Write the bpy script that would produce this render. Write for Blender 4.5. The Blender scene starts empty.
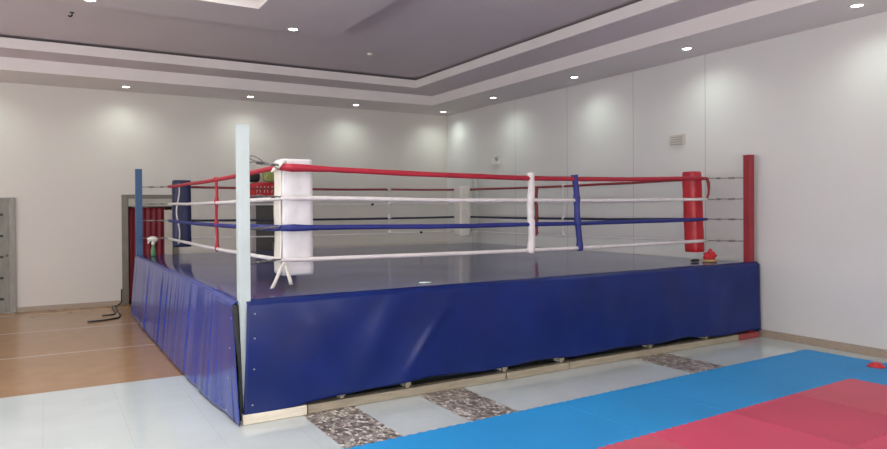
import bpy, bmesh, math, random
from math import sin, cos, pi, radians
from mathutils import Vector, Matrix, noise

# ---------------------------------------------------------------- camera
SC = bpy.context.scene
COL = SC.collection
CAMH = 1.75
f_px, yaw, pit, rol = 671.558, 1.0359, -0.0079, -0.0064
fw = Vector((cos(yaw)*cos(pit), sin(yaw)*cos(pit), sin(pit)))
rt = Vector((sin(yaw), -cos(yaw), 0)); up = rt.cross(fw)
r2 = cos(rol)*rt + sin(rol)*up; u2 = -sin(rol)*rt + cos(rol)*up
cd = bpy.data.cameras.new('camera'); cam = bpy.data.objects.new('camera', cd); COL.objects.link(cam)
cd.sensor_width = 36; cd.lens = f_px/887*36; cd.shift_y = -10.50/887; cd.clip_start = 0.05; cd.clip_end = 100
M = Matrix((r2, u2, -fw)).transposed().to_4x4(); M.translation = Vector((0, 0, CAMH))
cam.matrix_world = M
SC.camera = cam

# ---------------------------------------------------------------- world, daylight, exposure
SC.view_settings.view_transform = 'Standard'; SC.view_settings.look = 'None'
SC.view_settings.gamma = 1; SC.view_settings.use_curve_mapping = False
SC.view_settings.exposure = 0.36
w = bpy.data.worlds.new('World'); SC.world = w; w.use_nodes = True
bg = w.node_tree.nodes['Background']; bg.inputs[0].default_value = (0.80, 0.90, 1.0, 1); bg.inputs[1].default_value = 1.5
WXL, WXR, WYF, WYB, CZ = -7.1, 8.285, -4.0, 13.79, 3.971
WIN_L = [(-2.2, 0.4), (1.6, 4.2), (5.4, 8.0), (9.2, 11.8)]          # unseen, invented windows in the left wall, y ranges
WIN_F = [(-4.6, -2.0), (-0.8, 1.8), (3.0, 5.6)]                       # unseen, invented windows in the wall behind the camera, x ranges
WZ0, WZ1 = 0.95, 2.75
def area(name, loc, rot, sx, sy, power, col):
    l = bpy.data.lights.new(name, 'AREA'); l.shape = 'RECTANGLE'; l.size = sx; l.size_y = sy
    l.energy = power; l.color = col
    o = bpy.data.objects.new(name, l); COL.objects.link(o); o.location = loc; o.rotation_euler = rot
for a, b in WIN_L:  # area lights at the invented windows supply the daylight
    area('window_daylight', (WXL+0.10, (a+b)/2, (WZ0+WZ1)/2), (0, radians(-112), 0), WZ1-WZ0-.1, b-a-.1, 104, (0.98, 0.985, 1.0))
for a, b in WIN_F:
    area('window_daylight', ((a+b)/2, WYF+0.10, (WZ0+WZ1)/2), (radians(108), 0, 0), b-a-.1, WZ1-WZ0-.1, 125, (1.0, 0.97, 0.94))

# unseen area light added in the ceiling's recessed opening as overhead fill
area('ceiling_cove_light', (.45, 5.0, 4.35), (0, 0, 0), 3.4, 6.2, 150, (1.0, 0.985, 0.96))

# ---------------------------------------------------------------- materials
def srgb(r, g, b):
    return tuple(((c/255)/12.92 if c/255 <= .04045 else ((c/255+.055)/1.055)**2.4) for c in (r, g, b)) + (1,)
class NT:
    def __init__(s, name):
        s.m = bpy.data.materials.new(name); s.m.use_nodes = True
        s.t = s.m.node_tree; s.b = s.t.nodes['Principled BSDF']
    def n(s, typ, **kw):
        x = s.t.nodes.new(typ)
        for k, v in kw.items(): setattr(x, k, v)
        return x
    def l(s, a, b): s.t.links.new(a, b)
def mat(name, col, rough=.5, var=.06, scale=6, bump=0, bscale=30, metal=0, emit=0, coat=0, stretch=(1, 1, 1), detail=3, spec=.5, var2=None):
    N = NT(name); b = N.b
    b.inputs['Roughness'].default_value = rough; b.inputs['Metallic'].default_value = metal
    b.inputs['Specular IOR Level'].default_value = spec
    b.inputs['Coat Weight'].default_value = coat; b.inputs['Coat Roughness'].default_value = .1
    tc = N.n('ShaderNodeNewGeometry'); mp = N.n('ShaderNodeMapping'); mp.inputs['Scale'].default_value = stretch
    N.l(tc.outputs['Position'], mp.inputs['Vector'])
    nz = N.n('ShaderNodeTexNoise'); nz.inputs['Scale'].default_value = scale; nz.inputs['Detail'].default_value = detail
    N.l(mp.outputs[0], nz.inputs['Vector'])
    rp = N.n('ShaderNodeValToRGB')
    c2 = var2 if var2 else tuple(min(1, c*(1+var)) for c in col[:3])+(1,)
    c1 = tuple(c*(1-var) for c in col[:3])+(1,)
    rp.color_ramp.elements[0].position = .3; rp.color_ramp.elements[1].position = .7
    rp.color_ramp.elements[0].color = c1; rp.color_ramp.elements[1].color = c2
    N.l(nz.outputs['Fac'], rp.inputs['Fac']); N.l(rp.outputs['Color'], b.inputs['Base Color'])
    if bump:
        nb = N.n('ShaderNodeTexNoise'); nb.inputs['Scale'].default_value = bscale; nb.inputs['Detail'].default_value = 2
        N.l(mp.outputs[0], nb.inputs['Vector'])
        bp = N.n('ShaderNodeBump'); bp.inputs['Strength'].default_value = bump; bp.inputs['Distance'].default_value = .01
        N.l(nb.outputs['Fac'], bp.inputs['Height']); N.l(bp.outputs[0], b.inputs['Normal'])
    if emit:
        b.inputs['Emission Color'].default_value = (1, .98, .93, 1); b.inputs['Emission Strength'].default_value = emit
    return N.m
def line_mask(N, axis, positions, width):
    """1 on thin lines at given coordinates along one axis"""
    g = N.n('ShaderNodeNewGeometry'); sp = N.n('ShaderNodeSeparateXYZ'); N.l(g.outputs['Position'], sp.inputs[0])
    acc = None
    for p_ in positions:
        s_ = N.n('ShaderNodeMath', operation='SUBTRACT'); N.l(sp.outputs[axis], s_.inputs[0]); s_.inputs[1].default_value = p_
        a_ = N.n('ShaderNodeMath', operation='ABSOLUTE'); N.l(s_.outputs[0], a_.inputs[0])
        c_ = N.n('ShaderNodeMath', operation='LESS_THAN'); N.l(a_.outputs[0], c_.inputs[0]); c_.inputs[1].default_value = width/2
        if acc is None: acc = c_
        else:
            m_ = N.n('ShaderNodeMath', operation='MAXIMUM'); N.l(acc.outputs[0], m_.inputs[0]); N.l(c_.outputs[0], m_.inputs[1]); acc = m_
    return acc
def over(N, mask, col, strength=1.0):
    """paint a colour over the current base colour where mask is 1"""
    src = N.b.inputs['Base Color'].links[0].from_socket
    mx = N.n('ShaderNodeMix', data_type='RGBA'); mm = N.n('ShaderNodeMath', operation='MULTIPLY')
    N.l(mask.outputs[0], mm.inputs[0]); mm.inputs[1].default_value = strength
    N.l(mm.outputs[0], mx.inputs['Factor']); N.l(src, mx.inputs['A']); mx.inputs['B'].default_value = col
    N.l(mx.outputs['Result'], N.b.inputs['Base Color'])
def reopen(m):
    N = NT.__new__(NT); N.m = m; N.t = m.node_tree; N.b = N.t.nodes['Principled BSDF']; return N

M_wall = mat('wall_paint', (.60, .56, .52, 1), .55, .02, .8, .05, 60)
M_wallr = mat('wall_paint_right', (.61, .59, .575, 1), .5, .02, .8, .05, 60)
N_ = reopen(M_wallr); over(N_, line_mask(N_, 1, [6.482, 7.876, 9.493, 11.085], .012), (.33, .32, .31, 1), .75)
M_ceil = mat('ceiling_paint', (.60, .53, .545, 1), .7, .03, .7, .05, 50)
M_soffit = mat('soffit_paint', (.70, .65, .64, 1), .7, .03, .7, .05, 50)
M_panel = mat('inner_panel_paint', (.60, .535, .545, 1), .7, .03, .7, .05, 50)
M_ceil_hi = mat('ceiling_fascia_paint', (.72, .66, .65, 1), .6, .03, .7, .05, 50)
M_dark = mat('dark_gap', (.03, .026, .026, 1), .9)  # near-black colour holds the shade of the ceiling gap and under the deck
M_base = mat('baseboard_wood', (.34, .27, .21, 1), .45, .15, 3, 0, stretch=(1, 6, 30))
M_white_tile = mat('white_floor_tile', (.55, .60, .595, 1), .09, .04, 2.5, detail=6)
N_ = reopen(M_white_tile)
over(N_, line_mask(N_, 0, [-.035+.59*k for k in range(-12, 15)], .005), (.40, .43, .43, 1), .5)
over(N_, line_mask(N_, 1, [4.58+.59*k for k in range(-14, 6)], .005), (.42, .45, .46, 1), .25)
M_brown = mat('brown_vinyl_floor', (.36, .205, .10, 1), .22, .07, 4, detail=5)
N_ = reopen(M_brown); over(N_, line_mask(N_, 1, [9.49, 11.42, 13.35], .05), (.62, .50, .42, 1), .75)
# pebble inlay: voronoi cells of many greys and browns
N_ = NT('pebble_inlay'); N_.b.inputs['Roughness'].default_value = .35
g_ = N_.n('ShaderNodeNewGeometry'); v_ = N_.n('ShaderNodeTexVoronoi'); v_.inputs['Scale'].default_value = 34
mp_ = N_.n('ShaderNodeMapping'); mp_.inputs['Scale'].default_value = (1, .7, 1)
N_.l(g_.outputs['Position'], mp_.inputs[0]); N_.l(mp_.outputs[0], v_.inputs['Vector'])
sp_ = N_.n('ShaderNodeSeparateColor'); N_.l(v_.outputs['Color'], sp_.inputs[0])
rp_ = N_.n('ShaderNodeValToRGB'); rp_.color_ramp.interpolation = 'CONSTANT'
e = rp_.color_ramp.elements; e[0].position = 0; e[0].color = (.13, .11, .095, 1); e[1].position = .25; e[1].color = (.42, .37, .32, 1)
for ps, c in ((.45, (.25, .20, .17, 1)), (.6, (.60, .56, .50, 1)), (.75, (.30, .28, .27, 1)), (.9, (.68, .65, .6, 1))):
    x = e.new(ps); x.color = c
N_.l(sp_.outputs[0], rp_.inputs[0])
d_ = N_.n('ShaderNodeTexVoronoi', feature='DISTANCE_TO_EDGE'); d_.inputs['Scale'].default_value = 34; N_.l(mp_.outputs[0], d_.inputs['Vector'])
c_ = N_.n('ShaderNodeMath', operation='LESS_THAN'); c_.inputs[1].default_value = .06; N_.l(d_.outputs['Distance'], c_.inputs[0])
N_.l(rp_.outputs[0], N_.b.inputs['Base Color']); over(N_, c_, (.18, .155, .13, 1), .8)
M_pebble = N_.m

M_deck = mat('deck_vinyl', (.026, .034, .15, 1), .12, .3, .8, .10, 3, detail=4, spec=.34)
N_ = reopen(M_deck)
over(N_, line_mask(N_, 1, [7.0, 8.35, 9.7, 11.05], .03), (.03, .03, .04, 1), .7)
over(N_, line_mask(N_, 0, [3.4, 5.5, 7.2], .02), (.035, .035, .045, 1), .5)
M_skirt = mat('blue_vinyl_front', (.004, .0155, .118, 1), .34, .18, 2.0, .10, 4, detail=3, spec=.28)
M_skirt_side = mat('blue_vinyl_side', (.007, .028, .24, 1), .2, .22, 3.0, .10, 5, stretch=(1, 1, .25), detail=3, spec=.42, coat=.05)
M_white_metal = mat('white_painted_steel', (.44, .50, .505, 1), .4, .05, 5)
M_grey_metal = mat('pale_painted_steel', (.50, .49, .46, 1), .45, .06, 5)
M_blue_metal = mat('blue_painted_steel', (.012, .075, .20, 1), .4, .08, 5)
M_red_metal = mat('red_painted_steel', (.26, .014, .024, 1), .45, .1, 5)
M_steel = mat('galvanised_steel', (.22, .21, .20, 1), .35, .1, 20, metal=.8)
M_brass = mat('brass_eyelet', (.45, .42, .38, 1), .3, .1, 20, metal=.6)
M_white_vinyl = mat('white_pad_vinyl', (.62, .60, .62, 1), .38, .07, 5, .6, 11)
M_cream_vinyl = mat('cream_pad_vinyl', (.66, .62, .56, 1), .4, .06, 5, .3, 9)
M_navy_vinyl = mat('navy_pad_vinyl', (.007, .011, .06, 1), .5, .15, 5, .3, 9)
M_red_vinyl = mat('red_pad_vinyl', (.42, .012, .022, 1), .38, .12, 5, .35, 9)
M_rope_red = mat('red_rope_wrap', (.36, .010, .028, 1), .55, .12, 12, .5, 25)
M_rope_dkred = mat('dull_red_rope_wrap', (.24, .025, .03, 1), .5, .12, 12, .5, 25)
M_rope_white = mat('white_rope_wrap', (.64, .60, .60, 1), .45, .07, 12, .5, 25)
M_rope_blue = mat('blue_rope_wrap', (.013, .02, .17, 1), .55, .12, 12, .5, 25)
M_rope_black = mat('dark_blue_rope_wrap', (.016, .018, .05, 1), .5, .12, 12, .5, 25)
M_wood = mat('pale_beam_wood', (.33, .285, .21, 1), .6, .14, 5, .2, 20, stretch=(1, 8, 8))
M_wood_w = mat('whitish_beam_wood', (.72, .66, .54, 1), .6, .10, 5, .2, 20, stretch=(1, 8, 8))
M_wood_r = mat('red_painted_beam', (.30, .05, .05, 1), .6, .14, 5)
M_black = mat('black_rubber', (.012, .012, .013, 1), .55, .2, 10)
M_greydoor = mat('grey_wood_laminate', (.20, .19, .165, 1), .5, .14, 4, .1, 20, stretch=(4, 4, 1))
M_greydoor_l = mat('grey_wood_laminate_light', (.26, .245, .215, 1), .5, .14, 4, .1, 20, stretch=(4, 4, 1))
M_frame = mat('taupe_door_frame', (.17, .15, .125, 1), .5, .12, 5)
M_beige = mat('beige_panel', (.50, .45, .40, 1), .5, .06, 5)
M_curtain = mat('crimson_curtain', (.17, .006, .018, 1), .6, .2, 6, .2, 40, stretch=(8, 8, 1))
M_transom = mat('pale_transom', (.40, .38, .33, 1), .4, .05, 5)
M_cab = mat('pinkish_grey_cabinet', (.42, .38, .37, 1), .5, .05, 5)
M_cabdoor = mat('dark_cabinet_panel', (.055, .05, .045, 1), .3, .2, 5, stretch=(1, 1, 6))
M_green = mat('green_plastic', (.08, .20, .08, 1), .4, .15, 10)
M_olive = mat('olive_cloth', (.28, .30, .09, 1), .7, .2, 15, .3, 30)
M_offwhite = mat('offwhite_plastic', (.68, .66, .60, 1), .45, .05, 5)
M_vent_dark = mat('vent_slot_grey', (.30, .29, .27, 1), .5)
M_lamp = mat('lamp_glow', (1, 1, 1, 1), .5, 0, emit=14)
M_glass = mat('window_glass', (1, 1, 1, 1), .02, 0); M_glass.node_tree.nodes['Principled BSDF'].inputs['Transmission Weight'].default_value = 1
M_pvc = mat('white_window_frame', (.75, .75, .74, 1), .4, .03, 5)
M_conered = mat('red_marker_plastic', (.55, .02, .03, 1), .35, .08, 10)
M_tan = mat('tan_leather', (.45, .28, .12, 1), .5, .15, 15)
M_redcloth = mat('red_cloth', (.50, .015, .025, 1), .6, .2, 20, .4, 30)
M_patch = mat('white_green_patch', (.80, .90, .82, 1), .4, .05, 20)
M_dred = mat('dark_red_fabric', (.25, .02, .025, 1), .6, .2, 20, .3, 30)
# EVA foam: crosshatch-textured top
def foam(name, col, seed):
    N = NT(name); N.b.inputs['Roughness'].default_value = .55; N.b.inputs['Specular IOR Level'].default_value = .35
    g = N.n('ShaderNodeNewGeometry'); nz = N.n('ShaderNodeTexNoise'); nz.inputs['Scale'].default_value = .9
    N.l(g.outputs['Position'], nz.inputs['Vector'])
    rp = N.n('ShaderNodeValToRGB'); rp.color_ramp.elements[0].position = .3; rp.color_ramp.elements[1].position = .7
    rp.color_ramp.elements[0].color = tuple(c*.93 for c in col[:3])+(1,); rp.color_ramp.elements[1].color = tuple(min(1, c*1.07) for c in col[:3])+(1,)
    N.l(nz.outputs['Fac'], rp.inputs[0]); N.l(rp.outputs[0], N.b.inputs['Base Color'])
    wv = N.n('ShaderNodeTexWave'); wv.inputs['Scale'].default_value = 30; wv.inputs['Distortion'].default_value = 2
    N.l(g.outputs['Position'], wv.inputs['Vector'])
    bp = N.n('ShaderNodeBump'); bp.inputs['Strength'].default_value = .25; bp.inputs['Distance'].default_value = .004
    N.l(wv.outputs['Fac'], bp.inputs['Height']); N.l(bp.outputs[0], N.b.inputs['Normal'])
    return N.m
M_foam_b = foam('blue_foam', (.022, .285, .65, 1), 1)
M_foam_r = foam('red_foam', (.66, .075, .15, 1), 2)
M_foam_r2 = foam('red_foam_cross_grain', (.57, .064, .125, 1), 3)
M_foam_r3 = foam('faded_red_foam', (.60, .100, .15, 1), 4)

# ---------------------------------------------------------------- mesh helpers
class MB:
    def __init__(s): s.bm = bmesh.new()
    def box(s, x0, x1, y0, y1, z0, z1, mi=0):
        vs = [s.bm.verts.new((x, y, z)) for z in (z0, z1) for y in (y0, y1) for x in (x0, x1)]
        for q in ((0, 2, 3, 1), (4, 5, 7, 6), (0, 1, 5, 4), (2, 6, 7, 3), (0, 4, 6, 2), (1, 3, 7, 5)):
            s.bm.faces.new([vs[i] for i in q]).material_index = mi
        return vs
    def tube(s, pts, r, n=10, cap=True, noise_amp=0, closed=False):
        pts = [Vector(p) for p in pts]; rings = []; N = len(pts)
        ref = None
        for i, p in enumerate(pts):
            a = pts[i-1] if i > 0 else (pts[-1] if closed else p); b = pts[(i+1) % N] if (i < N-1 or closed) else p
            t = (b-a).normalized()
            if ref is None: ref = Vector((0, 0, 1)) if abs(t.z) < .9 else Vector((1, 0, 0))
            u = (ref - t*ref.dot(t)).normalized(); v = t.cross(u); ref = u
            rr = r[i] if isinstance(r, (list, tuple)) else r
            ring = []
            for k in range(n):
                a_ = 2*pi*k/n; q = p + (u*cos(a_)+v*sin(a_))*rr*(1+noise_amp*noise.noise(Vector((p.x*9, p.y*9+k, p.z*9))))
                ring.append(s.bm.verts.new(q))
            rings.append(ring)
        for i in range(N-1 if not closed else N):
            A, B = rings[i], rings[(i+1) % N]
            for k in range(n): s.bm.faces.new((A[k], A[(k+1) % n], B[(k+1) % n], B[k])).smooth = True
        if cap and not closed:
            s.bm.faces.new(list(reversed(rings[0]))); s.bm.faces.new(rings[-1])
        return s
    def lathe(s, prof, c, n=24, sm=True, axis='z'):
        rings = []
        for r, z in prof:
            ring = []
            for k in range(n):
                a = 2*pi*k/n
                if axis == 'z': p = (c[0]+r*cos(a), c[1]+r*sin(a), c[2]+z)
                elif axis == 'x': p = (c[0]+z, c[1]+r*cos(a), c[2]+r*sin(a))
                else: p = (c[0]+r*sin(a), c[1]+z, c[2]+r*cos(a))
                ring.append(s.bm.verts.new(p))
            rings.append(ring)
        for A, B in zip(rings, rings[1:]):
            for k in range(n): s.bm.faces.new((A[k], A[(k+1) % n], B[(k+1) % n], B[k])).smooth = sm
        s.bm.faces.new(list(reversed(rings[0]))); s.bm.faces.new(rings[-1])
        return s
    def grid(s, fn, nu, nv, smooth=True, mi=0):
        V = [[s.bm.verts.new(fn(i/nu, j/nv)) for i in range(nu+1)] for j in range(nv+1)]
        for j in range(nv):
            for i in range(nu):
                f_ = s.bm.faces.new((V[j][i], V[j][i+1], V[j+1][i+1], V[j+1][i])); f_.smooth = smooth; f_.material_index = mi
        return V
    def build(s, name, mats, parent=None, bevel=0, bseg=2, solid=0, sub=0, fix=True):
        if fix: bmesh.ops.recalc_face_normals(s.bm, faces=s.bm.faces)
        me = bpy.data.meshes.new(name)
        off = Vector((0, 0, 0)); q = parent
        while q is not None: off += q.location; q = q.parent
        if parent is not None: bmesh.ops.translate(s.bm, verts=s.bm.verts, vec=-off)
        s.bm.to_mesh(me); s.bm.free()
        for m in (mats if isinstance(mats, (list, tuple)) else [mats]): me.materials.append(m)
        o = bpy.data.objects.new(name, me); COL.objects.link(o); o.parent = parent
        if solid:
            md = o.modifiers.new('solid', 'SOLIDIFY'); md.thickness = solid; md.offset = 0
        if bevel:
            md = o.modifiers.new('bevel', 'BEVEL'); md.width = bevel; md.segments = bseg; md.limit_method = 'ANGLE'; md.angle_limit = radians(40)
        if sub:
            md = o.modifiers.new('sub', 'SUBSURF'); md.levels = sub; md.render_levels = sub
        return o
def thing(name, label, cat, loc=(0, 0, 0), group=None, rz=0):
    o = bpy.data.objects.new(name, None); COL.objects.link(o); o.location = loc; o.rotation_euler = (0, 0, rz)
    o.empty_display_size = .1; o['label'] = label; o['category'] = cat
    if group: o['group'] = group
    return o
def tag(o, label, cat, group=None):
    o['label'] = label; o['category'] = cat
    if group: o['group'] = group
    return o
def struct(o): o['kind'] = 'structure'; return o
def centered(mb, name, mats, loc, label, cat, group=None, **kw):
    """single-mesh thing with its origin at its own base"""
    bmesh.ops.translate(mb.bm, verts=mb.bm.verts, vec=-Vector(loc))
    o = mb.build(name, mats, **kw); o.location = loc
    return tag(o, label, cat, group)
def copy_tree(o, parent=None):
    c = o.copy(); COL.objects.link(c); c.parent = parent
    for ch in [x for x in bpy.data.objects if x.parent is o]: copy_tree(ch, c)
    return c

# ---------------------------------------------------------------- room shell
X0, Y0, W, D, H = 1.348, 5.606, 6.832, 6.755, 1.002        # ring: corner, width, depth, deck height
T = .15
# floor: one mesh, white tile / brown vinyl / pebble inlay cells
xs = [WXL-T, 1.863, 2.35, 2.993, 3.49, 5.85, 6.39, WXR+T]; ys = [WYF-T, 4.0, 5.60, 7.53, WYB+1.6]
mb = MB()
for i in range(len(xs)-1):
    for j in range(len(ys)-1):
        mi = 0
        if j == 3: mi = 1
        if j in (0, 1) and i in (1, 3, 5): mi = 2
        vs = [mb.bm.verts.new((x, y, 0)) for x, y in ((xs[i], ys[j]), (xs[i+1], ys[j]), (xs[i+1], ys[j+1]), (xs[i], ys[j+1]))]
        mb.bm.faces.new(vs).material_index = mi
bmesh.ops.remove_doubles(mb.bm, verts=mb.bm.verts, dist=1e-5)
r_ = bmesh.ops.extrude_face_region(mb.bm, geom=list(mb.bm.faces)); bmesh.ops.translate(mb.bm, verts=[v for v in r_['geom'] if isinstance(v, bmesh.types.BMVert)], vec=(0, 0, -.15))
struct(mb.build('floor', [M_white_tile, M_brown, M_pebble]))
# brown floor covering's own edge strip on the tiles
# ceiling: soffit ring, two fascia steps, upper ceiling, dropped inner panel with a central opening
def ring_box(mb, o, i, z0, z1, mi=0):
    ox0, ox1, oy0, oy1 = o; ix0, ix1, iy0, iy1 = i
    mb.box(ox0, ox1, oy0, iy0, z0, z1, mi); mb.box(ox0, ox1, iy1, oy1, z0, z1, mi)
    mb.box(ox0, ix0, iy0, iy1, z0, z1, mi); mb.box(ix1, ox1, iy0, iy1, z0, z1, mi)
R_out = (WXL-T, WXR+T, WYF-T, WYB+T)
A_ = (-6.0, 7.187, -2.85, 12.57); B_ = (-5.2, 6.405, -2.1, 11.85); Cc = (-2.7, 3.62, .5, 9.2); Hh = (-1.4, 2.31, 1.8, 8.35)
def inset(q, d): return (q[0]+d, q[1]-d, q[2]+d, q[3]-d)
mb = MB(); ring_box(mb, R_out, inset(A_, -.03), CZ, 4.10); struct(mb.build('ceiling', M_soffit))
mb = MB(); ring_box(mb, inset(A_, -.03), A_, CZ, 4.172); struct(mb.build('trim_1', M_ceil_hi))
mb = MB(); ring_box(mb, inset(A_, -.2), inset(B_, -.03), 4.172, 4.24); struct(mb.build('ceiling', M_ceil))
mb = MB(); ring_box(mb, inset(B_, -.03), B_, 4.172, 4.322); struct(mb.build('trim_2', M_ceil_hi))
mb = MB(); ring_box(mb, inset(B_, -.5), inset(B_, -.4), 4.24, 4.37); struct(mb.build('trim_3', M_dark))  # dark strip behind the upper fascia, the gap's shade put into its colour
mb = MB(); mb.box(WXL-T, WXR+T, WYF-T, WYB+T, 4.37, 4.50); struct(mb.build('ceiling', M_ceil))
mb = MB(); ring_box(mb, Cc, Hh, 4.24, 4.37); struct(mb.build('ceiling', M_panel))
mb = MB(); ring_box(mb, Hh, inset(Hh, .02), 4.24, 4.365); struct(mb.build('trim_4', M_ceil_hi))

def wall_with_holes(name, along, a0, a1, c0, c1, z0, z1, holes, m):
    """along='x': wall runs in x, thickness c0..c1 in y; holes = (a, b, z0, z1)"""
    mb = MB(); cuts = sorted(set([a0, a1]+[h for q in holes for h in q[:2]]))
    for p, q in zip(cuts, cuts[1:]):
        hh = [h for h in holes if h[0] <= p+1e-6 and h[1] >= q-1e-6]
        spans = [(z0, z1)]
        if hh: spans = [(z0, hh[0][2]), (hh[0][3], z1)]
        for s0, s1 in spans:
            if s1-s0 < .001: continue
            if along == 'x': mb.box(p, q, c0, c1, s0, s1)
            else: mb.box(c0, c1, p, q, s0, s1)
    bmesh.ops.remove_doubles(mb.bm, verts=mb.bm.verts, dist=1e-4)
    return struct(mb.build(name, m))
wall_with_holes('wall_back', 'x', WXL-T, WXR, WYB, WYB+T, 0, CZ, [(1.30, 2.12, 0, 1.99)], M_wall)
wall_with_holes('wall_right', 'y', WYF-T, WYB+T, WXR, WXR+T, 0, CZ, [], M_wallr)
wall_with_holes('wall_left', 'y', WYF-T, WYB+T, WXL-T, WXL, 0, CZ, [(a, b, WZ0, WZ1) for a, b in WIN_L], M_wall)
wall_with_holes('wall_front', 'x', WXL, WXR, WYF-T, WYF, 0, CZ, [(a, b, WZ0, WZ1) for a, b in WIN_F], M_wall)
# dim recess behind the curtained doorway
mb = MB()
mb.box(1.0, 1.1, WYB+T, WYB+1.5, 0, 2.3); mb.box(2.3, 2.4, WYB+T, WYB+1.5, 0, 2.3)
mb.box(1.0, 2.4, WYB+1.5, WYB+1.6, 0, 2.3); mb.box(1.0, 2.4, WYB+T, WYB+1.6, 2.3, 2.4)
struct(mb.build('wall_closet', M_wall))
# baseboards
mb = MB(); mb.box(WXR-.018, WXR, WYF, WYB, 0, .10); struct(mb.build('baseboard_right', M_base, bevel=.004))
mb = MB(); mb.box(-.44, 1.213, WYB-.016, WYB, 0, .085); mb.box(2.207, WXR-.02, WYB-.016, WYB, 0, .085); mb.box(WXL, -1.56, WYB-.016, WYB, 0, .085)
struct(mb.build('baseboard_back', M_base, bevel=.004))
mb = MB(); mb.box(WXL, WXL+.016, WYF, WYB-.02, 0, .085); struct(mb.build('baseboard_left', M_base))
mb = MB(); mb.box(WXL+.02, WXR-.02, WYF, WYF+.016, 0, .085); struct(mb.build('baseboard_front', M_base))
# unseen windows, invented behind and beside the camera to supply daylight
k = 0
for side, rng in (('L', WIN_L), ('F', WIN_F)):
    for a, b in rng:
        k += 1
        mb = MB(); t = .06
        segs = [(a, b, WZ0, WZ0+t), (a, b, WZ1-t, WZ1), (a, a+t, WZ0+t, WZ1-t), (b-t, b, WZ0+t, WZ1-t), ((a+b)/2-t/2, (a+b)/2+t/2, WZ0+t, WZ1-t)]
        for p, q, z0, z1 in segs:
            if side == 'L': mb.box(WXL-.10, WXL-.04, p, q, z0, z1)
            else: mb.box(p, q, WYF-.10, WYF-.04, z0, z1)
        wo = struct(mb.build('window_%d' % k, M_pvc))
        mb = MB()
        if side == 'L': mb.box(WXL-.075, WXL-.065, a+t, b-t, WZ0+t, WZ1-t)
        else: mb.box(a+t, b-t, WYF-.075, WYF-.065, WZ0+t, WZ1-t)
        mb.build('window_pane', M_glass, wo)
# doorway 2 (back wall) frame
mb = MB(); mb.box(1.215, 1.325, WYB-.03, WYB+T, 0, 2.05); mb.box(2.095, 2.205, WYB-.03, WYB+T, 0, 2.05); mb.box(1.325, 2.095, WYB-.03, WYB+T, 1.975, 2.05)
d2 = struct(mb.build('door_2', M_frame, bevel=.005))
mb = MB(); mb.box(1.325, 2.095, WYB-.02, WYB+.01, 1.83, 1.975); mb.build('transom_panel', M_transom, d2)
mb = MB(); mb.box(1.95, 2.09, WYB-.06, WYB-.032, .0, 1.76); mb.build('door_leaf', M_beige, d2, bevel=.004)
# door 1: grey laminate leaf with dark inlaid slots, at the left of the back wall
mb = MB(); mb.box(-.54, -.45, WYB-.035, WYB-.001, 0, 1.99); mb.box(-1.555, -1.465, WYB-.035, WYB-.001, 0, 1.99); mb.box(-1.465, -.54, WYB-.035, WYB-.001, 1.96, 1.99)
d1 = struct(mb.build('door_1', M_greydoor_l, bevel=.004))
mb = MB(); mb.box(-1.465, -.54, WYB-.028, WYB-.001, .01, 1.96); leaf = mb.build('door_leaf', M_greydoor, d1)
for z in (.246, .607, .968, 1.329, 1.696):
    mb = MB(); mb.box(-1.38, -.63, WYB-.031, WYB-.026, z-.02, z+.02); mb.build('inlay_strip', M_black, leaf)
mb = MB(); mb.lathe([(.012, 0), (.012, .04), (.022, .042), (.024, .055), (.02, .065), (.002, .067)], (-.585, WYB-.028, 1.0), 12, axis='y')
for v in mb.bm.verts: v.co.y = 2*(WYB-.028)-v.co.y
mb.build('door_handle', M_steel, d1)

# ---------------------------------------------------------------- downlights (each lamp's spot is made with it)
def downlight(x, y, z, label, power, group):
    t = thing('downlight', label, 'ceiling light', (x, y, z), group)
    mb = MB(); mb.lathe([(.058, -.001), (.085, -.001), (.088, -.006), (.083, -.010), (.062, -.010), (.058, -.006)], (x, y, z), 28)
    # open ring: drop the caps
    bmesh.ops.delete(mb.bm, geom=[f for f in mb.bm.faces if len(f.verts) > 4], context='FACES')
    mb.build('trim_ring', M_offwhite, t)
    mb = MB(); mb.lathe([(.057, -.0005), (.057, -.006), (.03, -.010), (.004, -.011)], (x, y, z), 24); mb.build('lens', M_lamp, t)
    l = bpy.data.lights.new('downlight_beam', 'SPOT'); l.energy = power; l.spot_size = radians(150); l.spot_blend = 1.0; l.shadow_soft_size = .05
    l.color = (.84, 1.0, .90)
    o = bpy.data.objects.new('downlight_beam', l); COL.objects.link(o); o.location = (0, 0, -.03); o.parent = t
PW = 26
back_lbl = ['round white downlight in the back soffit, directly above the curtained doorway', 'round white downlight in the back soffit, directly above the white corner post',
            'round white downlight in the back soffit, next left of the one in the room corner', 'round white downlight in the soffit at the far room corner']
downlight(-.96, 13.15, CZ, 'round white downlight in the back soffit above the grey slotted door', PW, 'soffit downlights')
for x, lb in zip((1.26, 3.47, 5.70, 7.86), back_lbl): downlight(x, 13.25, CZ, lb, PW, 'soffit downlights')
rl = ['round white downlight in the right soffit, nearest the far room corner', 'round white downlight in the right soffit, second from the far room corner',
      'round white downlight in the right soffit above the beige wall vent', 'round white downlight at the near end of the right soffit, top right of the photo']
for y, lb in zip((11.08, 8.68, 6.355, 4.065), rl): downlight(7.74, y, CZ, lb, PW, 'soffit downlights')
downlight(2.96, 9.03, 4.24, 'round white downlight in the inner ceiling panel near its corner, above the white corner post', 20, 'inner panel downlights')
downlight(.473, 8.93, 4.24, 'round white downlight in the inner ceiling panel at the top left edge of the photo', 20, 'inner panel downlights')
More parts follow.
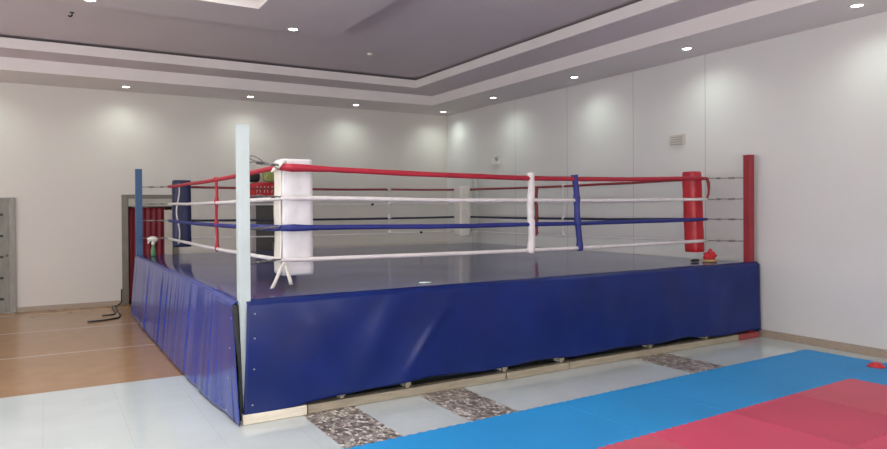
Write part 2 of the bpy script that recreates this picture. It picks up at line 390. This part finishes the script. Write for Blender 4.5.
# detector and small ceiling hook
mb = MB(); mb.lathe([(.045, 0), (.05, -.012), (.04, -.03), (.015, -.04), (.003, -.041)], (4.715, 10.347, 4.37), 20)
centered(mb, 'smoke_detector', M_offwhite, (4.715, 10.347, 4.37), 'small round white smoke detector on the upper ceiling', 'smoke detector')
mb = MB(); mb.lathe([(.03, 0), (.03, -.006), (.006, -.01), (.005, -.03)], (.325, 10.13, 4.37), 12)
mb.tube([(.325, 10.13, 4.345), (.325, 10.13, 4.33), (.315, 10.13, 4.318), (.295, 10.13, 4.315), (.28, 10.13, 4.325)], .010, 8)
centered(mb, 'ceiling_hook', M_black, (.325, 10.13, 4.37), 'small dark hook on the upper ceiling at the top left', 'hook')

# ---------------------------------------------------------------- wall boxes on the right wall
t = thing('wall_vent', 'small beige slotted vent box high on the right wall above the red corner pad', 'vent', (WXR, 6.96, 2.70))
mb = MB(); mb.box(WXR-.04, WXR-.001, 6.83, 7.10, 2.70, 2.85); mb.build('housing', M_beige, t, bevel=.006)
for z in (2.74, 2.775, 2.81):
    mb = MB(); mb.box(WXR-.043, WXR-.038, 6.86, 7.07, z-.006, z+.006); mb.build('slot', M_vent_dark, t)
t = thing('wall_sensor', 'small pale two-lobed sensor box on the right wall near the far corner', 'sensor', (WXR, 11.75, 2.68))
mb = MB(); mb.box(WXR-.05, WXR-.001, 11.62, 11.88, 2.68, 2.80); mb.build('housing', M_offwhite, t, bevel=.01)
mb = MB(); mb.lathe([(.05, 0), (.05, -.02), (.03, -.04), (.003, -.045)], (WXR-.05, 11.66, 2.81), 16, axis='x'); mb.build('lens', M_vent_dark, t)

# ---------------------------------------------------------------- boxing ring
ring = thing('boxing_ring', 'raised boxing ring with grey deck, blue skirts, coloured corner posts and four ropes a side', 'boxing ring', (X0+W/2, Y0+D/2, 0))
X1, Y1 = X0+W, Y0+D
# platform: deck slab with a slightly uneven vinyl cover
mb = MB()
def deckf(u, v):
    x = X0-.03+u*(W+.06); y = Y0-.03+v*(D+.06)
    return (x, y, H+.004*noise.noise(Vector((x*1.2, y*1.2, 0)))-(.012 if min(u, v, 1-u, 1-v) < .001 else 0))
mb.grid(deckf, 60, 60)
dk = mb.build('deck', M_deck, ring)
mb = MB(); mb.box(X0, X1, Y0+.0, Y1, H-.14, H-.02); mb.build('platform_board', M_dark, ring)
# understructure legs at the brackets
for lx in (2.21, 2.87, 3.99, 4.75, 6.13, 7.15):
    mb = MB(); mb.box(lx-.03, lx+.03, Y0+.02, Y0+.08, .085, H-.13); mb.build('platform_leg', M_grey_metal, ring)
# front skirt
def front_skirt(u, v):
    # u along x, v 0 top .. 1 bottom
    xt = X0+.027; x = (xt-.042*v)+u*(X1+.02-(xt-.045*v))
    zb = .055+.105*min(1, u*6)-.05*max(0, (u-.75)*4); z = H+.004-v*(H-zb)
    off = .050+.02*v
    amp = .020*min(1, v*2.5)
    w_ = noise.noise(Vector((x*1.1+z*.9, 3.1, z*.5)))*amp*1.2 + noise.noise(Vector((x*3.1-z*1.3, 7.7, z*1.0)))*amp*.45
    # diagonal drape folds near the left corner
    for cx, sl, a in ((1.83, .35, .022), (2.10, .8, .012), (2.75, -.45, .014), (3.4, -.6, .010), (4.6, .25, .014), (5.4, -.1, .012), (6.3, .12, .014), (7.2, -.1, .014)):
        dd = (x-cx-sl*(v*H)); w_ += .6*a*math.exp(-(dd/.13)**2)*min(1, v*4)*(1-.5*v)
    w_ += .016*math.exp(-((x-3.02+.65*(v-.62)*H)/.05)**2-((v-.62)/.22)**2)
    if v < .001: return (x, Y0-.005, H+.012+.006*noise.noise(Vector((x*2.5, 0, 0))))
    z -= .025*v*abs(sin((x-1.9)*2.6))
    return (x, Y0-off-w_, z+.008*noise.noise(Vector((x*2.5, 0, 0)))*(1+v))
mb = MB(); mb.grid(front_skirt, 260, 36); fs = mb.build('skirt', M_skirt, ring, solid=.004)
fs['label'] = 'dark blue front skirt'
# left skirt, wavier, hanging out to the floor
def left_skirt(u, v):
    y = (Y0+.03)+u*(D-.03); fl = .03+.075*v+.03*sin(pi*u)*v*.6
    amp = .015*min(1, v*3+.15)*(1 if u > .1 else u*10)
    near = 1-min(1, u*3.5); fl += .045*max(0, 1-u*6)*(1-v)
    ph = y*1.0
    w_ = (noise.noise(Vector((0, y*3.4, .12*v)))*1.3+noise.noise(Vector((5, y*8.5, v*.25)))*.7)*amp*(1-.5*near)
    w_ += .010*near*noise.noise(Vector((2, y*2.0, v*1.3)))
    zt = H+.002; zb = .012
    if v < .001: return (X0-.005, y, H+.012+.008*noise.noise(Vector((0, y*2.5, 0))))
    return (X0-fl-w_+.055*v*max(0, 1-u*7), y+(.03*v if u < .02 else 0)-.17*v*max(0, 1-u*7), zt-v*(zt-zb)+.006*noise.noise(Vector((0, y*3, 0)))*(1-v))
mb = MB(); mb.grid(left_skirt, 320, 30); ls = mb.build('skirt', M_skirt_side, ring, solid=.004); ls['label'] = 'shinier blue left side skirt with vertical folds'
# right and rear skirts
def right_skirt(u, v):
    y = Y0-.04+u*(D+.06); return (X1+.015+.006*sin(y*7)*v, y, H-.01-v*(H-.08))
mb = MB(); mb.grid(right_skirt, 60, 8); mb.build('skirt', M_skirt, ring, solid=.004)
def back_skirt(u, v):
    x = X0+u*W; return (x, Y1+.045+.012*sin(x*7)*v, H-.02-v*(H-.05))
mb = MB(); mb.grid(back_skirt, 60, 8); mb.build('skirt', M_skirt, ring, solid=.004)
# eyelets down the open corner
for z, dx in ((.90, .0), (.70, -.004), (.45, -.012), (.16, -.03)):
    mb = MB(); mb.lathe([(.003, 0), (.007, 0), (.007, -.005), (.003, -.005)], (X0+.085+dx, Y0-.068-(1-z)*.018, z), 10, axis='y'); mb.build('eyelet', M_brass, fs)
for z in (.86, .62, .38, .12):
    mb = MB(); mb.lathe([(.003, 0), (.007, 0), (.007, -.005), (.003, -.005)], (X0-.062-(1-z)*.07, Y0+.06-(1-z)*.03, z), 10, axis='x'); mb.build('eyelet', M_brass, ls)
# black strip put in at the open corner between the two skirts
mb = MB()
def black_strip(u, v):
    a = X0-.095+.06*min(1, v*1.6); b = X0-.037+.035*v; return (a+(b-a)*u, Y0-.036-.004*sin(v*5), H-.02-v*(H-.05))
mb.grid(black_strip, 3, 14); mb.build('corner_liner', M_black, ring, solid=.003)
# base beams along the front
segs = [(X0-.02, 1.87, M_wood_w, -.075), (1.885, 3.98, M_wood, -.055), (3.995, 4.83, M_wood, -.058), (4.84, 7.75, M_wood, -.055), (7.76, X1+.0, M_wood_r, -.057)]
for a, b, m, dy in segs:
    mb = MB(); mb.box(a, b, Y0+dy, Y0+dy+.10, .002, .078 if m is not M_wood_w else .085); o = mb.build('base_beam', m, ring, bevel=.006)
    if m is M_wood_w: o['label'] = 'whitish first beam'
    if m is M_wood_r: o['label'] = 'red beam end'
for lx in (2.21, 2.87, 3.99, 4.75, 6.13, 7.15):
    mb = MB(); mb.box(lx-.03, lx+.03, Y0-.03, Y0+.01, .10, .13); mb.box(lx-.02, lx+.02, Y0-.02, Y0, .078, .101); mb.build('bracket', M_wood, ring, bevel=.003)
# posts
HB = 1.444
posts = {}
for key, (x, y, m, h_, lab) in {'F': (X0+.02, Y0+.02, M_white_metal, HB, 'white corner post'), 'R': (X1-.075, Y0+.04, M_red_metal, HB+.0, 'red corner post'),
                            'L': (X0+.03, Y1-.02, M_blue_metal, HB, 'blue corner post'), 'B': (X1-.03, Y1-.03, M_grey_metal, HB, 'pale grey corner post')}.items():
    mb = MB(); pw = .045 if key == 'F' else .05
    mb.box(x-pw, x+pw, y-.05, y+.05, .01, H+h_-.012)
    o = mb.build('corner_post', m, ring, bevel=.006); o['label'] = lab; posts[key] = (x, y)
    mb = MB(); mb.box(x-pw-.002, x+pw+.002, y-.052, y+.052, H+h_-.016, H+h_); mb.build('post_cap', m, o, bevel=.003); posts[key+'o'] = o
# corner pads
padc = {'F': (X0+.66, Y0+.65), 'R': (X1-.505, Y0+.60), 'L': (X0+.61, Y1-.60), 'B': (X1-.85, Y1-.80)}
padm = {'F': M_white_vinyl, 'R': M_red_vinyl, 'L': M_navy_vinyl, 'B': M_cream_vinyl}
padl = {'F': 'white padded corner column', 'R': 'red padded corner column', 'L': 'navy padded corner column', 'B': 'cream padded corner column at the far corner'}
padz = {'F': (.135, 1.22), 'R': (.13, 1.235), 'L': (.15, 1.24), 'B': (.19, 1.20)}
padw = {'F': .149, 'R': .106, 'L': .138, 'B': .125}
pado = {}
for kx, (cx, cy) in padc.items():
    z0, z1 = padz[kx]; hw = padw[kx]
    prof = []
    mb = MB(); n = 32; nz_ = 40; rings = []
    for j in range(nz_+1):
        v = j/nz_; z = H+z0+v*(z1-z0)
        edge = min(1, min(v, 1-v)*nz_/1.6); sc = .97+.03*math.sqrt(edge) if edge < 1 else 1
        if j in (0, nz_): sc = .955
        ring_v = []
        for k in range(n):
            a = 2*pi*k/n; ex = 11 if kx in 'FB' else 4.5
            r_ = hw/((abs(cos(a))**ex+abs(sin(a))**ex)**(1/ex))*sc
            r_ *= 1+.040*noise.noise(Vector((cos(a)*1.6+cx, sin(a)*1.6, z*5)))+.028*noise.noise(Vector((cos(a)*4+z*2, sin(a)*4, z*13)))
            lean = -.035*(1-v) if kx != 'R' else .05*(1-v)-.02
            if kx != 'R': lean = 0
            ring_v.append(mb.bm.verts.new((cx+r_*cos(a)+lean*.8, cy+r_*sin(a)-lean*.3, z)))
        rings.append(ring_v)
    for A, B in zip(rings, rings[1:]):
        for k in range(n): mb.bm.faces.new((A[k], A[(k+1) % n], B[(k+1) % n], B[k])).smooth = True
    mb.bm.faces.new(list(reversed(rings[0]))); mb.bm.faces.new(rings[-1])
    o = mb.build('corner_pad', padm[kx], ring); o['label'] = padl[kx]; pado[kx] = o
# cream flap seam down the white pad's left side
mb = MB(); cx, cy = padc['F']
def flap(u, v):
    z = H+.15+v*1.05; return (cx-.158-.004*sin(v*14), cy-.11+.2*u, z)
mb.grid(flap, 6, 30); o = mb.build('side_flap', M_cream_vinyl, pado['F'], solid=.008)
# hanging tie straps at the white pad's foot
for dx, x2, zl in ((0, -.125, 1.035), (.01, .045, 1.06)):
    mb = MB()
    def strap(u, v, dx=dx, x2=x2, zl=zl):
        x = cx-.155+dx+x2*v; z = H+.265+(zl-(H+.265))*v; return (x-.017+.034*u, cy-.185-.02*v+.008*sin(v*6), z)
    mb.grid(strap, 2, 12); mb.build('tie_strap', M_cream_vinyl, pado['F'], solid=.005)
# twisted white cord on the navy pad
mb = MB(); lx, ly = padc['L']
pts = [(lx-.085+.022*sin(z*9), ly-.165+.004*cos(z*9), H+.20+z) for z in [i*.02 for i in range(50)]]
mb.tube(pts, .011, 8, noise_amp=.3); mb.build('lashing_cord', M_rope_white, pado['L'])

# ropes: four a side, each running pad to pad on the pads' outer faces
RZ = [1.140, .855, .580, .287]
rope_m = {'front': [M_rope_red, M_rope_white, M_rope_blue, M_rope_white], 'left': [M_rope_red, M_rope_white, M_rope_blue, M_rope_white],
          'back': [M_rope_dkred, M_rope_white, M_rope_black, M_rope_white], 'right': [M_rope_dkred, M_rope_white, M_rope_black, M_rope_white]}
rr = .024
def side_ends(side):
    g = .18
    if side == 'front': return ((padc['F'][0]-g-.01, padc['F'][1]-g), (padc['R'][0]+g-.075, padc['R'][1]-g+.03))
    if side == 'right': return ((padc['R'][0]+g-.075, padc['R'][1]-g+.03), (padc['B'][0]+g, padc['B'][1]+g))
    if side == 'back': return ((padc['B'][0]+g, padc['B'][1]+g), (padc['L'][0]-g, padc['L'][1]+g))
    return ((padc['L'][0]-g, padc['L'][1]+g), (padc['F'][0]-g, padc['F'][1]-g))
cn = ['red', 'white', 'blue', 'white']; rn = ['top', 'second', 'third', 'lowest']
def rope_pt(side, i, t):
    a, b = side_ends(side); z = H+RZ[i]-.018*sin(pi*t)
    if side == 'front' and i == 0: z -= .032*sin(pi*t)
    return Vector((a[0]+(b[0]-a[0])*t, a[1]+(b[1]-a[1])*t, z+(.006*noise.noise(Vector((t*5, i*3, len(side)))))))
rope_o = {}
for side in ('front', 'right', 'back', 'left'):
    for i in range(4):
        n = 48; pts = [rope_pt(side, i, k/n) for k in range(n+1)]
        r0 = rr if i in (0, 2) else rr*.88
        if side in ('back', 'right') and i in (1, 3): r0 = .012
        if side in ('back', 'right') and i in (0, 2): r0 = .020
        rad = []
        for k in range(n+1):
            t = k/n; e_ = 1.0
            if side == 'front' and i in (0, 2) and t < .07: e_ = 1.65-.65*(t/.07)
            if side == 'front' and i == 0: e_ *= 1.12
            if side == 'left' and i == 2 and t > .8: e_ = 1.2
            if t < .01 or t > .99: e_ *= .7
            rad.append(r0*e_)
        mb = MB(); mb.tube(pts, rad, 10, noise_amp=.12)
        o = mb.build('rope', rope_m[side][i], ring); rope_o[side, i] = o
        o['label'] = '%s %s rope on the %s side' % (rn[i], cn[i], side)
# tape knots on the rear ropes
for i, x in ((1, 5.438), (3, 6.488)):
    t = (x-side_ends('back')[0][0])/(side_ends('back')[1][0]-side_ends('back')[0][0]); p = rope_pt('back', i, t)
    mb = MB(); mb.lathe([(.004, -.035), (.019, -.025), (.023, 0), (.019, .025), (.004, .035)], p, 12, axis='x'); mb.build('tape_knot', M_black, rope_o['back', i])
# rope spacers (vertical wrapped ties)
def spacer(side, t, m, width, top, bot, lab=None, kn=.22, wig=1.0, lean=0):
    p = rope_pt(side, 0, t); d = (rope_pt(side, 0, 1)-rope_pt(side, 0, 0)).normalized(); nrm = Vector((d.y, -d.x, 0))
    mb = MB(); n = 44; pts = []; rad = []
    for k in range(n+1):
        z = H+top+(bot-top)*k/n
        wv = lean*(k/n-.5)+.009*sin(z*11+t*9)*wig+.01*noise.noise(Vector((z*5, t*7, 0)))*wig
        pts.append(Vector((p.x, p.y, z))+d*wv)
        near = min(abs(z-(H+q)) for q in RZ); rad.append(width*(1+kn*math.exp(-(near/.035)**2))*(1+.10*noise.noise(Vector((z*14, t*5, 2)))))
    mb.tube(pts, rad, 12); o = mb.build('rope_spacer', m, ring)
    if lab: o['label'] = lab
    return o
ax, bx = side_ends('front')[0][0], side_ends('front')[1][0]
tf = lambda x: (x-ax)/(bx-ax)
spacer('front', tf(4.722), M_rope_white, .041, 1.15, .235, 'thick white wrapped spacer on the front ropes')
spacer('front', tf(5.424), M_rope_blue, .036, 1.14, .235, 'thick blue wrapped spacer on the front ropes', lean=.07)
ry = lambda y: (y-side_ends('right')[0][1])/(side_ends('right')[1][1]-side_ends('right')[0][1])
spacer('right', ry(9.53), M_rope_dkred, .03, 1.14, .25, 'dull red spacer on the right ropes')
ly_ = lambda y: (y-side_ends('left')[0][1])/(side_ends('left')[1][1]-side_ends('left')[0][1])
spacer('left', ly_(8.56), M_rope_red, .018, 1.15, .24, 'red spacer on the left ropes', wig=2.2, kn=.7)
bt = (5.80-side_ends('back')[0][0])/(side_ends('back')[1][0]-side_ends('back')[0][0])
spacer('back', bt, M_rope_white, .010, 1.16, .26, 'white spacer on the rear ropes', wig=1.0, kn=3.2)
spacer('right', ry(8.84), M_rope_white, .009, 1.16, .26, 'white spacer on the right ropes', wig=1.5, kn=3.2)
# turnbuckle cables between posts and pads
for kx in 'FRLB':
    px_, py_ = posts[kx]; cx_, cy_ = padc[kx]
    d = Vector((cx_-px_, cy_-py_, 0)).normalized(); a = Vector((px_, py_, 0))+d*.06; b = Vector((cx_, cy_, 0))-d*.17
    for i in range(4):
        z = H+RZ[i]+(.0 if kx != 'F' else .01)
        mb = MB(); pts = []
        for k in range(17):
            t = k/16; q = a.lerp(b, t); pts.append(Vector((q.x, q.y, z+.006*noise.noise(Vector((t*5, i, px_))))))
        mb.tube(pts, .006 if kx != 'F' else .008, 6)
        tb = mb.build('turnbuckle_cable', M_steel if kx != 'F' or i != 0 else M_vent_dark, posts[kx+'o'])
        for t0, t1 in ((.22, .42), (.60, .72)):
            mb = MB(); mb.tube([a.lerp(b, t0)+Vector((0, 0, z)), a.lerp(b, (t0*.8+t1*.2))+Vector((0, 0, z)), a.lerp(b, (t0*.2+t1*.8))+Vector((0, 0, z)), a.lerp(b, t1)+Vector((0, 0, z))], [.008, .014, .014, .008], 8)
            mb.build('turnbuckle', M_steel, posts[kx+'o'])
# slack wires above the white pad's top turnbuckle
px_, py_ = posts['F']; cx_, cy_ = padc['F']
for dz, s in ((.05, .014), (.035, -.010)):
    mb = MB(); mb.tube([Vector((px_, py_, 0)).lerp(Vector((cx_, cy_, 0)), .1+.65*t)+Vector((0, 0, H+1.15+dz-.06*t+s*sin(t*9))) for t in [k/16 for k in range(17)]], .006, 6)
    mb.build('slack_wire', M_vent_dark, posts['Fo'])
# knotted white tail where the red ropes meet the white pad
mb = MB(); q = Vector((cx_-.17, cy_-.17, H+1.14))
mb.tube([q+Vector((-.10, -.02, -.05)), q+Vector((-.07, -.03, -.02)), q+Vector((-.03, -.03, .0)), q+Vector((.0, -.02, .04)), q+Vector((.04, -.01, .05))], [.008, .018, .016, .018, .012], 8, noise_amp=.4)
mb.build('tail_knot', M_cream_vinyl, pado['F'])
# red flap on the red pad's head with a loose end
mb = MB(); rx, ry2 = padc['R']
mb.lathe([(.09, -.0), (.122, .01), (.125, .05), (.12, .085), (.08, .10), (.01, .10)], (rx-.016, ry2+.006, H+1.125), 20); mb.build('head_wrap', M_rope_red, pado['R'])
mb = MB(); mb.tube([(rx+.10, ry2-.15, H+1.13), (rx+.15, ry2-.14, H+1.08), (rx+.16, ry2-.14, H+1.0), (rx+.15, ry2-.14, H+.92), (rx+.10, ry2-.15, H+.86)], [.02, .024, .018, .016, .014], 8, noise_amp=.4)
mb.build('loose_lashing', M_dred, pado['R'])
# ring deck marks
mb = MB(); mb.lathe([(.066, 0), (.066, .004), (.05, .006), (.004, .006)], (3.283, 5.915, H+.004), 20)
for v in mb.bm.verts: v.co.y = 5.915+(v.co.y-5.915)*.8
centered(mb, 'paper_patch', M_patch, (3.283, 5.915, H+.004), 'small round whitish green paper patch lying on the ring deck near its front edge', 'paper')

# ---------------------------------------------------------------- small things on the ring
t = thing('boxing_glove', 'crumpled red glove with a tan underside lying on the deck at the red corner', 'glove', (7.742, 6.0, H+.004))
mb = MB(); bm = mb.bm
r_ = bmesh.ops.create_icosphere(bm, subdivisions=4, radius=1)
for v in bm.verts:
    c = v.co.copy(); nn = noise.noise(c*1.9)*.28+noise.noise(c*4.5)*.12
    v.co = Vector((7.752+c.x*(.085)*(1+nn), 6.0+c.y*.075*(1+nn), H+.085+c.z*.065*(1+nn)))
for f_ in bm.faces: f_.smooth = True
mb.build('mitt', M_redcloth, t)
mb = MB(); r_ = bmesh.ops.create_icosphere(mb.bm, subdivisions=3, radius=1)
for v in mb.bm.verts:
    c = v.co.copy(); v.co = Vector((7.717+c.x*.035, 5.965+c.y*.03, H+.14+c.z*.045*(1+noise.noise(c*3)*.3)))
for f_ in mb.bm.faces: f_.smooth = True
mb.build('thumb', M_redcloth, t)
mb = MB(); mb.lathe([(.10, 0), (.115, .012), (.11, .03), (.08, .036), (.004, .036)], (7.752, 6.0, H+.004), 20)
for v in mb.bm.verts: v.co.y = 6.0+(v.co.y-6.0)*.8
mb.build('palm_pad', M_tan, t)
mb = MB(); r_ = bmesh.ops.create_icosphere(mb.bm, subdivisions=3, radius=1)
for v in mb.bm.verts:
    c = v.co.copy(); k_ = 1-.25*(c.x > 0)*c.x
    v.co = Vector((7.59+c.x*.085, 6.11+c.y*.04*k_, H+.02+max(c.z, -.7)*.022))
for f_ in mb.bm.faces: f_.smooth = True
centered(mb, 'focus_pad', M_black, (7.59, 6.11, H+.004), 'flat black pad lying on the deck left of the red glove', 'pad')
# spray bottle near the blue post
sx, sy, sz = 1.512, 11.88, H+.004
t = thing('spray_bottle', 'green bottle with a white trigger head standing on the deck by the blue post', 'bottle', (sx, sy, sz))
mb = MB(); mb.lathe([(.036, 0), (.04, .01), (.04, .10), (.03, .14), (.02, .175), (.02, .19)], (sx, sy, sz), 20); mb.build('bottle_body', M_green, t)
mb = MB(); mb.lathe([(.028, .185), (.03, .20), (.03, .225), (.022, .23)], (sx, sy, sz), 16)
mb.tube([(sx-.085, sy, sz+.265), (sx-.03, sy, sz+.28), (sx+.03, sy, sz+.275), (sx+.06, sy, sz+.25)], [.028, .045, .045, .03], 10)
mb.tube([(sx+.01, sy, sz+.22), (sx+.01, sy, sz+.28)], .03, 10)
mb.tube([(sx-.05, sy, sz+.26), (sx-.07, sy, sz+.23), (sx-.08, sy, sz+.205)], [.018, .016, .012], 8); mb.build('trigger_head', M_offwhite, t)

# ---------------------------------------------------------------- back wall furniture
# curtain
mb = MB()
def curt(u, v):
    x = 1.335+u*.66; return (x, WYB+.045+.012*sin(x*62+.8*sin(v*3))+.01*noise.noise(Vector((x*9, v*2, 0))), 1.81-v*1.78)
mb.grid(curt, 90, 24)
cu = thing('curtain', 'crimson curtain hanging in the grey framed doorway behind the blue post', 'curtain', (1.7, WYB+.05, 0))
mb.build('cloth', M_curtain, cu, solid=.006)
mb = MB(); mb.tube([(1.327, WYB+.045, 1.815), (2.093, WYB+.045, 1.815)], .012, 8); mb.build('curtain_rod', M_steel, cu)
# cabinet on the back wall
cx0, cx1, cy0, cy1 = 3.49, 4.43, 13.35, 13.765
cab = thing('storage_cabinet', 'pinkish grey cabinet with a dark door standing behind the ring against the back wall', 'cabinet', ((cx0+cx1)/2, (cy0+cy1)/2, 0))
mb = MB()
mb.box(cx0, cx0+.05, cy0, cy1, 0, 1.90); mb.box(cx1-.03, cx1, cy0, cy1, 0, 1.90); mb.box(cx0-.01, cx1+.01, cy0-.01, cy1, 1.90, 1.95)
mb.box(cx0+.05, cx1-.03, cy1-.02, cy1, 0, 1.90); mb.box(cx0+.05, cx1-.03, cy0+.01, cy1-.02, 0, .08); mb.box(cx0+.05, cx0+.095, cy0, cy0+.02, .08, 1.90)
mb.box(cx0+.095, cx1-.03, cy0, cy0+.02, 1.84, 1.90)
mb.build('body', M_cab, cab, bevel=.004)
mb = MB(); mb.box(cx0+.10, (cx0+cx1)/2+.02, cy0-.012, cy0+.008, .085, 1.835); dr = mb.build('door', M_cabdoor, cab, bevel=.004)
mb = MB(); mb.box((cx0+cx1)/2-.05, (cx0+cx1)/2-.03, cy0-.04, cy0-.012, .95, 1.10); mb.build('handle', M_steel, dr)
mb = MB(); mb.box((cx0+cx1)/2+.025, cx1-.035, cy0-.012, cy0+.008, .085, 1.835); dr = mb.build('door', M_cabdoor, cab, bevel=.004)
mb = MB(); mb.box((cx0+cx1)/2+.05, (cx0+cx1)/2+.07, cy0-.04, cy0-.012, .95, 1.10); mb.build('handle', M_steel, dr)
# red crate with pale marks, black bundle and olive cloth on the cabinet
bz = 1.95
t = thing('red_bag', 'red fabric bag with pale streaks lying on top of the grey cabinet', 'bag', (3.880, 13.530, bz))
mb = MB()
def pillow(mb, c, s, ex=4, seed=0, n=28, m_=14, amp=.08):
    rings = []
    for j in range(m_+1):
        ph = -pi/2+pi*j/m_; ring_ = []
        for k in range(n):
            a = 2*pi*k/n
            def sg(q, e_): return math.copysign(abs(q)**e_, q)
            x = sg(cos(ph), .4)*sg(cos(a), .45); y = sg(cos(ph), .4)*sg(sin(a), .45); z = sg(sin(ph), .55)
            q = 1+amp*noise.noise(Vector((x*2+seed, y*2, z*2)))
            ring_.append(mb.bm.verts.new((c[0]+s[0]*x*q, c[1]+s[1]*y*q, c[2]+s[2]*z*(q if z > 0 else 1))))
        rings.append(ring_)
    for A, B in zip(rings, rings[1:]):
        for k in range(n): mb.bm.faces.new((A[k], A[(k+1) % n], B[(k+1) % n], B[k])).smooth = True
    bmesh.ops.remove_doubles(mb.bm, verts=mb.bm.verts, dist=1e-4)
pillow(mb, (3.850, 13.530, bz+.18), (.33, .16, .175), seed=3); bag = mb.build('body', M_redcloth, t)
for k in range(6):
    x = 3.610+k*.075; mb = MB(); mb.tube([(x, 13.364, bz+.14), (x+.012*(-1)**k, 13.362, bz+.20), (x+.01, 13.366, bz+.27)], .008, 6); mb.build('pale_streak', M_cream_vinyl, bag)
mb = MB(); mb.box(3.530, 4.170, 13.380, 13.670, bz+.001, bz+.075); mb.build('base_panel', M_dred, t, bevel=.01)
mb = MB(); pillow(mb, (3.590, 13.550, bz+.458), (.12, .10, .10), seed=9)
centered(mb, 'black_bundle', M_black, (3.590, 13.550, bz+.358), 'black cloth bundle on the left end of the red bag on the cabinet', 'bundle')
mb = MB(); pillow(mb, (3.930, 13.450, bz+.470), (.16, .10, .11), seed=5, amp=.25)
centered(mb, 'folded_cloth', M_olive, (3.930, 13.450, bz+.358), 'folded olive green cloth on top of the red bag on the cabinet', 'cloth')

# black cables on the brown floor
mb = MB(); mb.tube([(.55, 11.93, .012), (.70, 11.92, .012), (.86, 11.97, .012), (1.0, 12.08, .012), (1.06, 12.35, .012), (1.06, 13.0, .012), (1.08, 13.55, .015), (1.15, 13.70, .02), (1.195, 13.735, .06), (1.197, 13.74, .3)], .012, 8)
centered(mb, 'black_cable', M_black, (.86, 11.97, .0), 'longer black cable on the brown floor, its end nearest the camera', 'cable')
mb = MB(); mb.tube([(.79, 12.50, .012), (.89, 12.49, .012), (.98, 12.52, .012), (1.01, 12.7, .012), (1.01, 13.3, .012), (1.03, 13.6, .014)], .011, 8)
centered(mb, 'black_cable', M_black, (.98, 12.52, .0), 'shorter black cable on the brown floor behind the longer one', 'cable')

# ---------------------------------------------------------------- jigsaw foam mats
TH = .022; ROT = radians(2.1); PIV = Vector((7.90, 4.75, 0))
def curve(n=22, a=.007):
    pts = []
    for k in range(n):
        t0 = k/n; s = a if k % 2 == 0 else -a; w1 = 1/n
        pts += [(t0+w1*.16 if s > 0 else t0+w1*.16, s), (t0+w1*.84, s)]
    return pts
def mat_mesh(top, bot, name, lip=0):
    c = curve(); g = .0012
    side = [(0, 0)]+[(t, s) for t, s in c]+[(1, 0)]
    P = []
    P += [(t, s+g) for t, s in side[:-1]]; P += [(1+s-g, t) for t, s in side[:-1]]
    P += [(1-t if False else t, 1+s-g) for t, s in reversed(side[1:])]; P += [(s+g, t) for t, s in reversed(side[1:])]
    bm = bmesh.new(); zs = (0, TH*.5, TH-.002, TH); ins = (0, 0, 0, .002); L = []
    for z, q in zip(zs, ins): L.append([bm.verts.new((x-.5+(.5-x)*2*q, y-.5+(.5-y)*2*q, z)) for x, y in P])
    for v in L[0]+L[1]:
        if v.co.y > .485: v.co.y += lip
    n = len(P)
    for li, (A, B) in enumerate(zip(L, L[1:])):
        for k in range(n): bm.faces.new((A[k], A[(k+1) % n], B[(k+1) % n], B[k])).material_index = 1 if li == 0 else 0
    f1 = bm.faces.new(L[-1]); f2 = bm.faces.new(list(reversed(L[0]))); f2.material_index = 1
    bmesh.ops.recalc_face_normals(bm, faces=bm.faces)
    bmesh.ops.triangulate(bm, faces=[f1, f2])
    me = bpy.data.meshes.new(name); bm.to_mesh(me); bm.free(); me.materials.append(top); me.materials.append(bot); return me
me_b = mat_mesh(M_foam_b, M_foam_r, 'blue_mat'); me_b0 = mat_mesh(M_foam_b, M_foam_r, 'blue_mat_edge', .014); me_r = mat_mesh(M_foam_r, M_foam_b, 'red_mat')
me_r2 = mat_mesh(M_foam_r2, M_foam_b, 'red_mat_cross'); me_r3 = mat_mesh(M_foam_r3, M_foam_b, 'red_mat_faded')
ordn = ['', 'second', 'third', 'fourth', 'fifth', 'sixth', 'seventh']
for row in range(3):
    for k in range(7):
        blue = row == 0 or k == 0
        me = me_b0 if row == 0 else me_b if blue else {1: me_r3, 2: me_r2, 3: me_r, 4: me_r3, 5: me_r, 6: me_r2}[k if row == 1 else 7-k]
        if row == 0: lb = 'blue foam mat at the far right corner, against the skirting and the bare tiles' if k == 0 else 'blue foam mat in the row along the ring, %s from the right wall' % ordn[k]
        elif k == 0: lb = 'blue foam mat by the right wall, %s one towards the camera, beside the red mats' % ('next', 'third')[row-1]
        else: lb = '%s red foam mat in the %s red row, %s from the right wall' % ({me_r3: 'paler', me_r2: 'darker', me_r: 'bright'}[me], ('first', 'second')[row-1], ordn[k])
        o = bpy.data.objects.new('foam_mat', me); COL.objects.link(o)
        loc = Vector((-.5-k, -.5-row, 0)); loc.rotate(Matrix.Rotation(ROT, 3, 'Z'))
        o.location = PIV+loc+Vector((0, 0, .0005)); o.rotation_euler = (0, 0, ROT)
        tag(o, lb, 'foam mat', 'blue foam mats' if blue else 'red foam mats')
# red marker on the blue mat
mb = MB(); mb.lathe([(.03, .0), (.085, .0), (.09, .005), (.08, .012), (.045, .042), (.03, .048), (.012, .049)], (7.66, 3.83, TH+.001), 28)
centered(mb, 'marker_cone', M_conered, (7.66, 3.83, TH+.001), 'low red marker cone on the blue mat beside the right skirting board', 'marker cone')
# the ring stands half a degree askew to the room
ring.rotation_euler = (0, 0, .009)
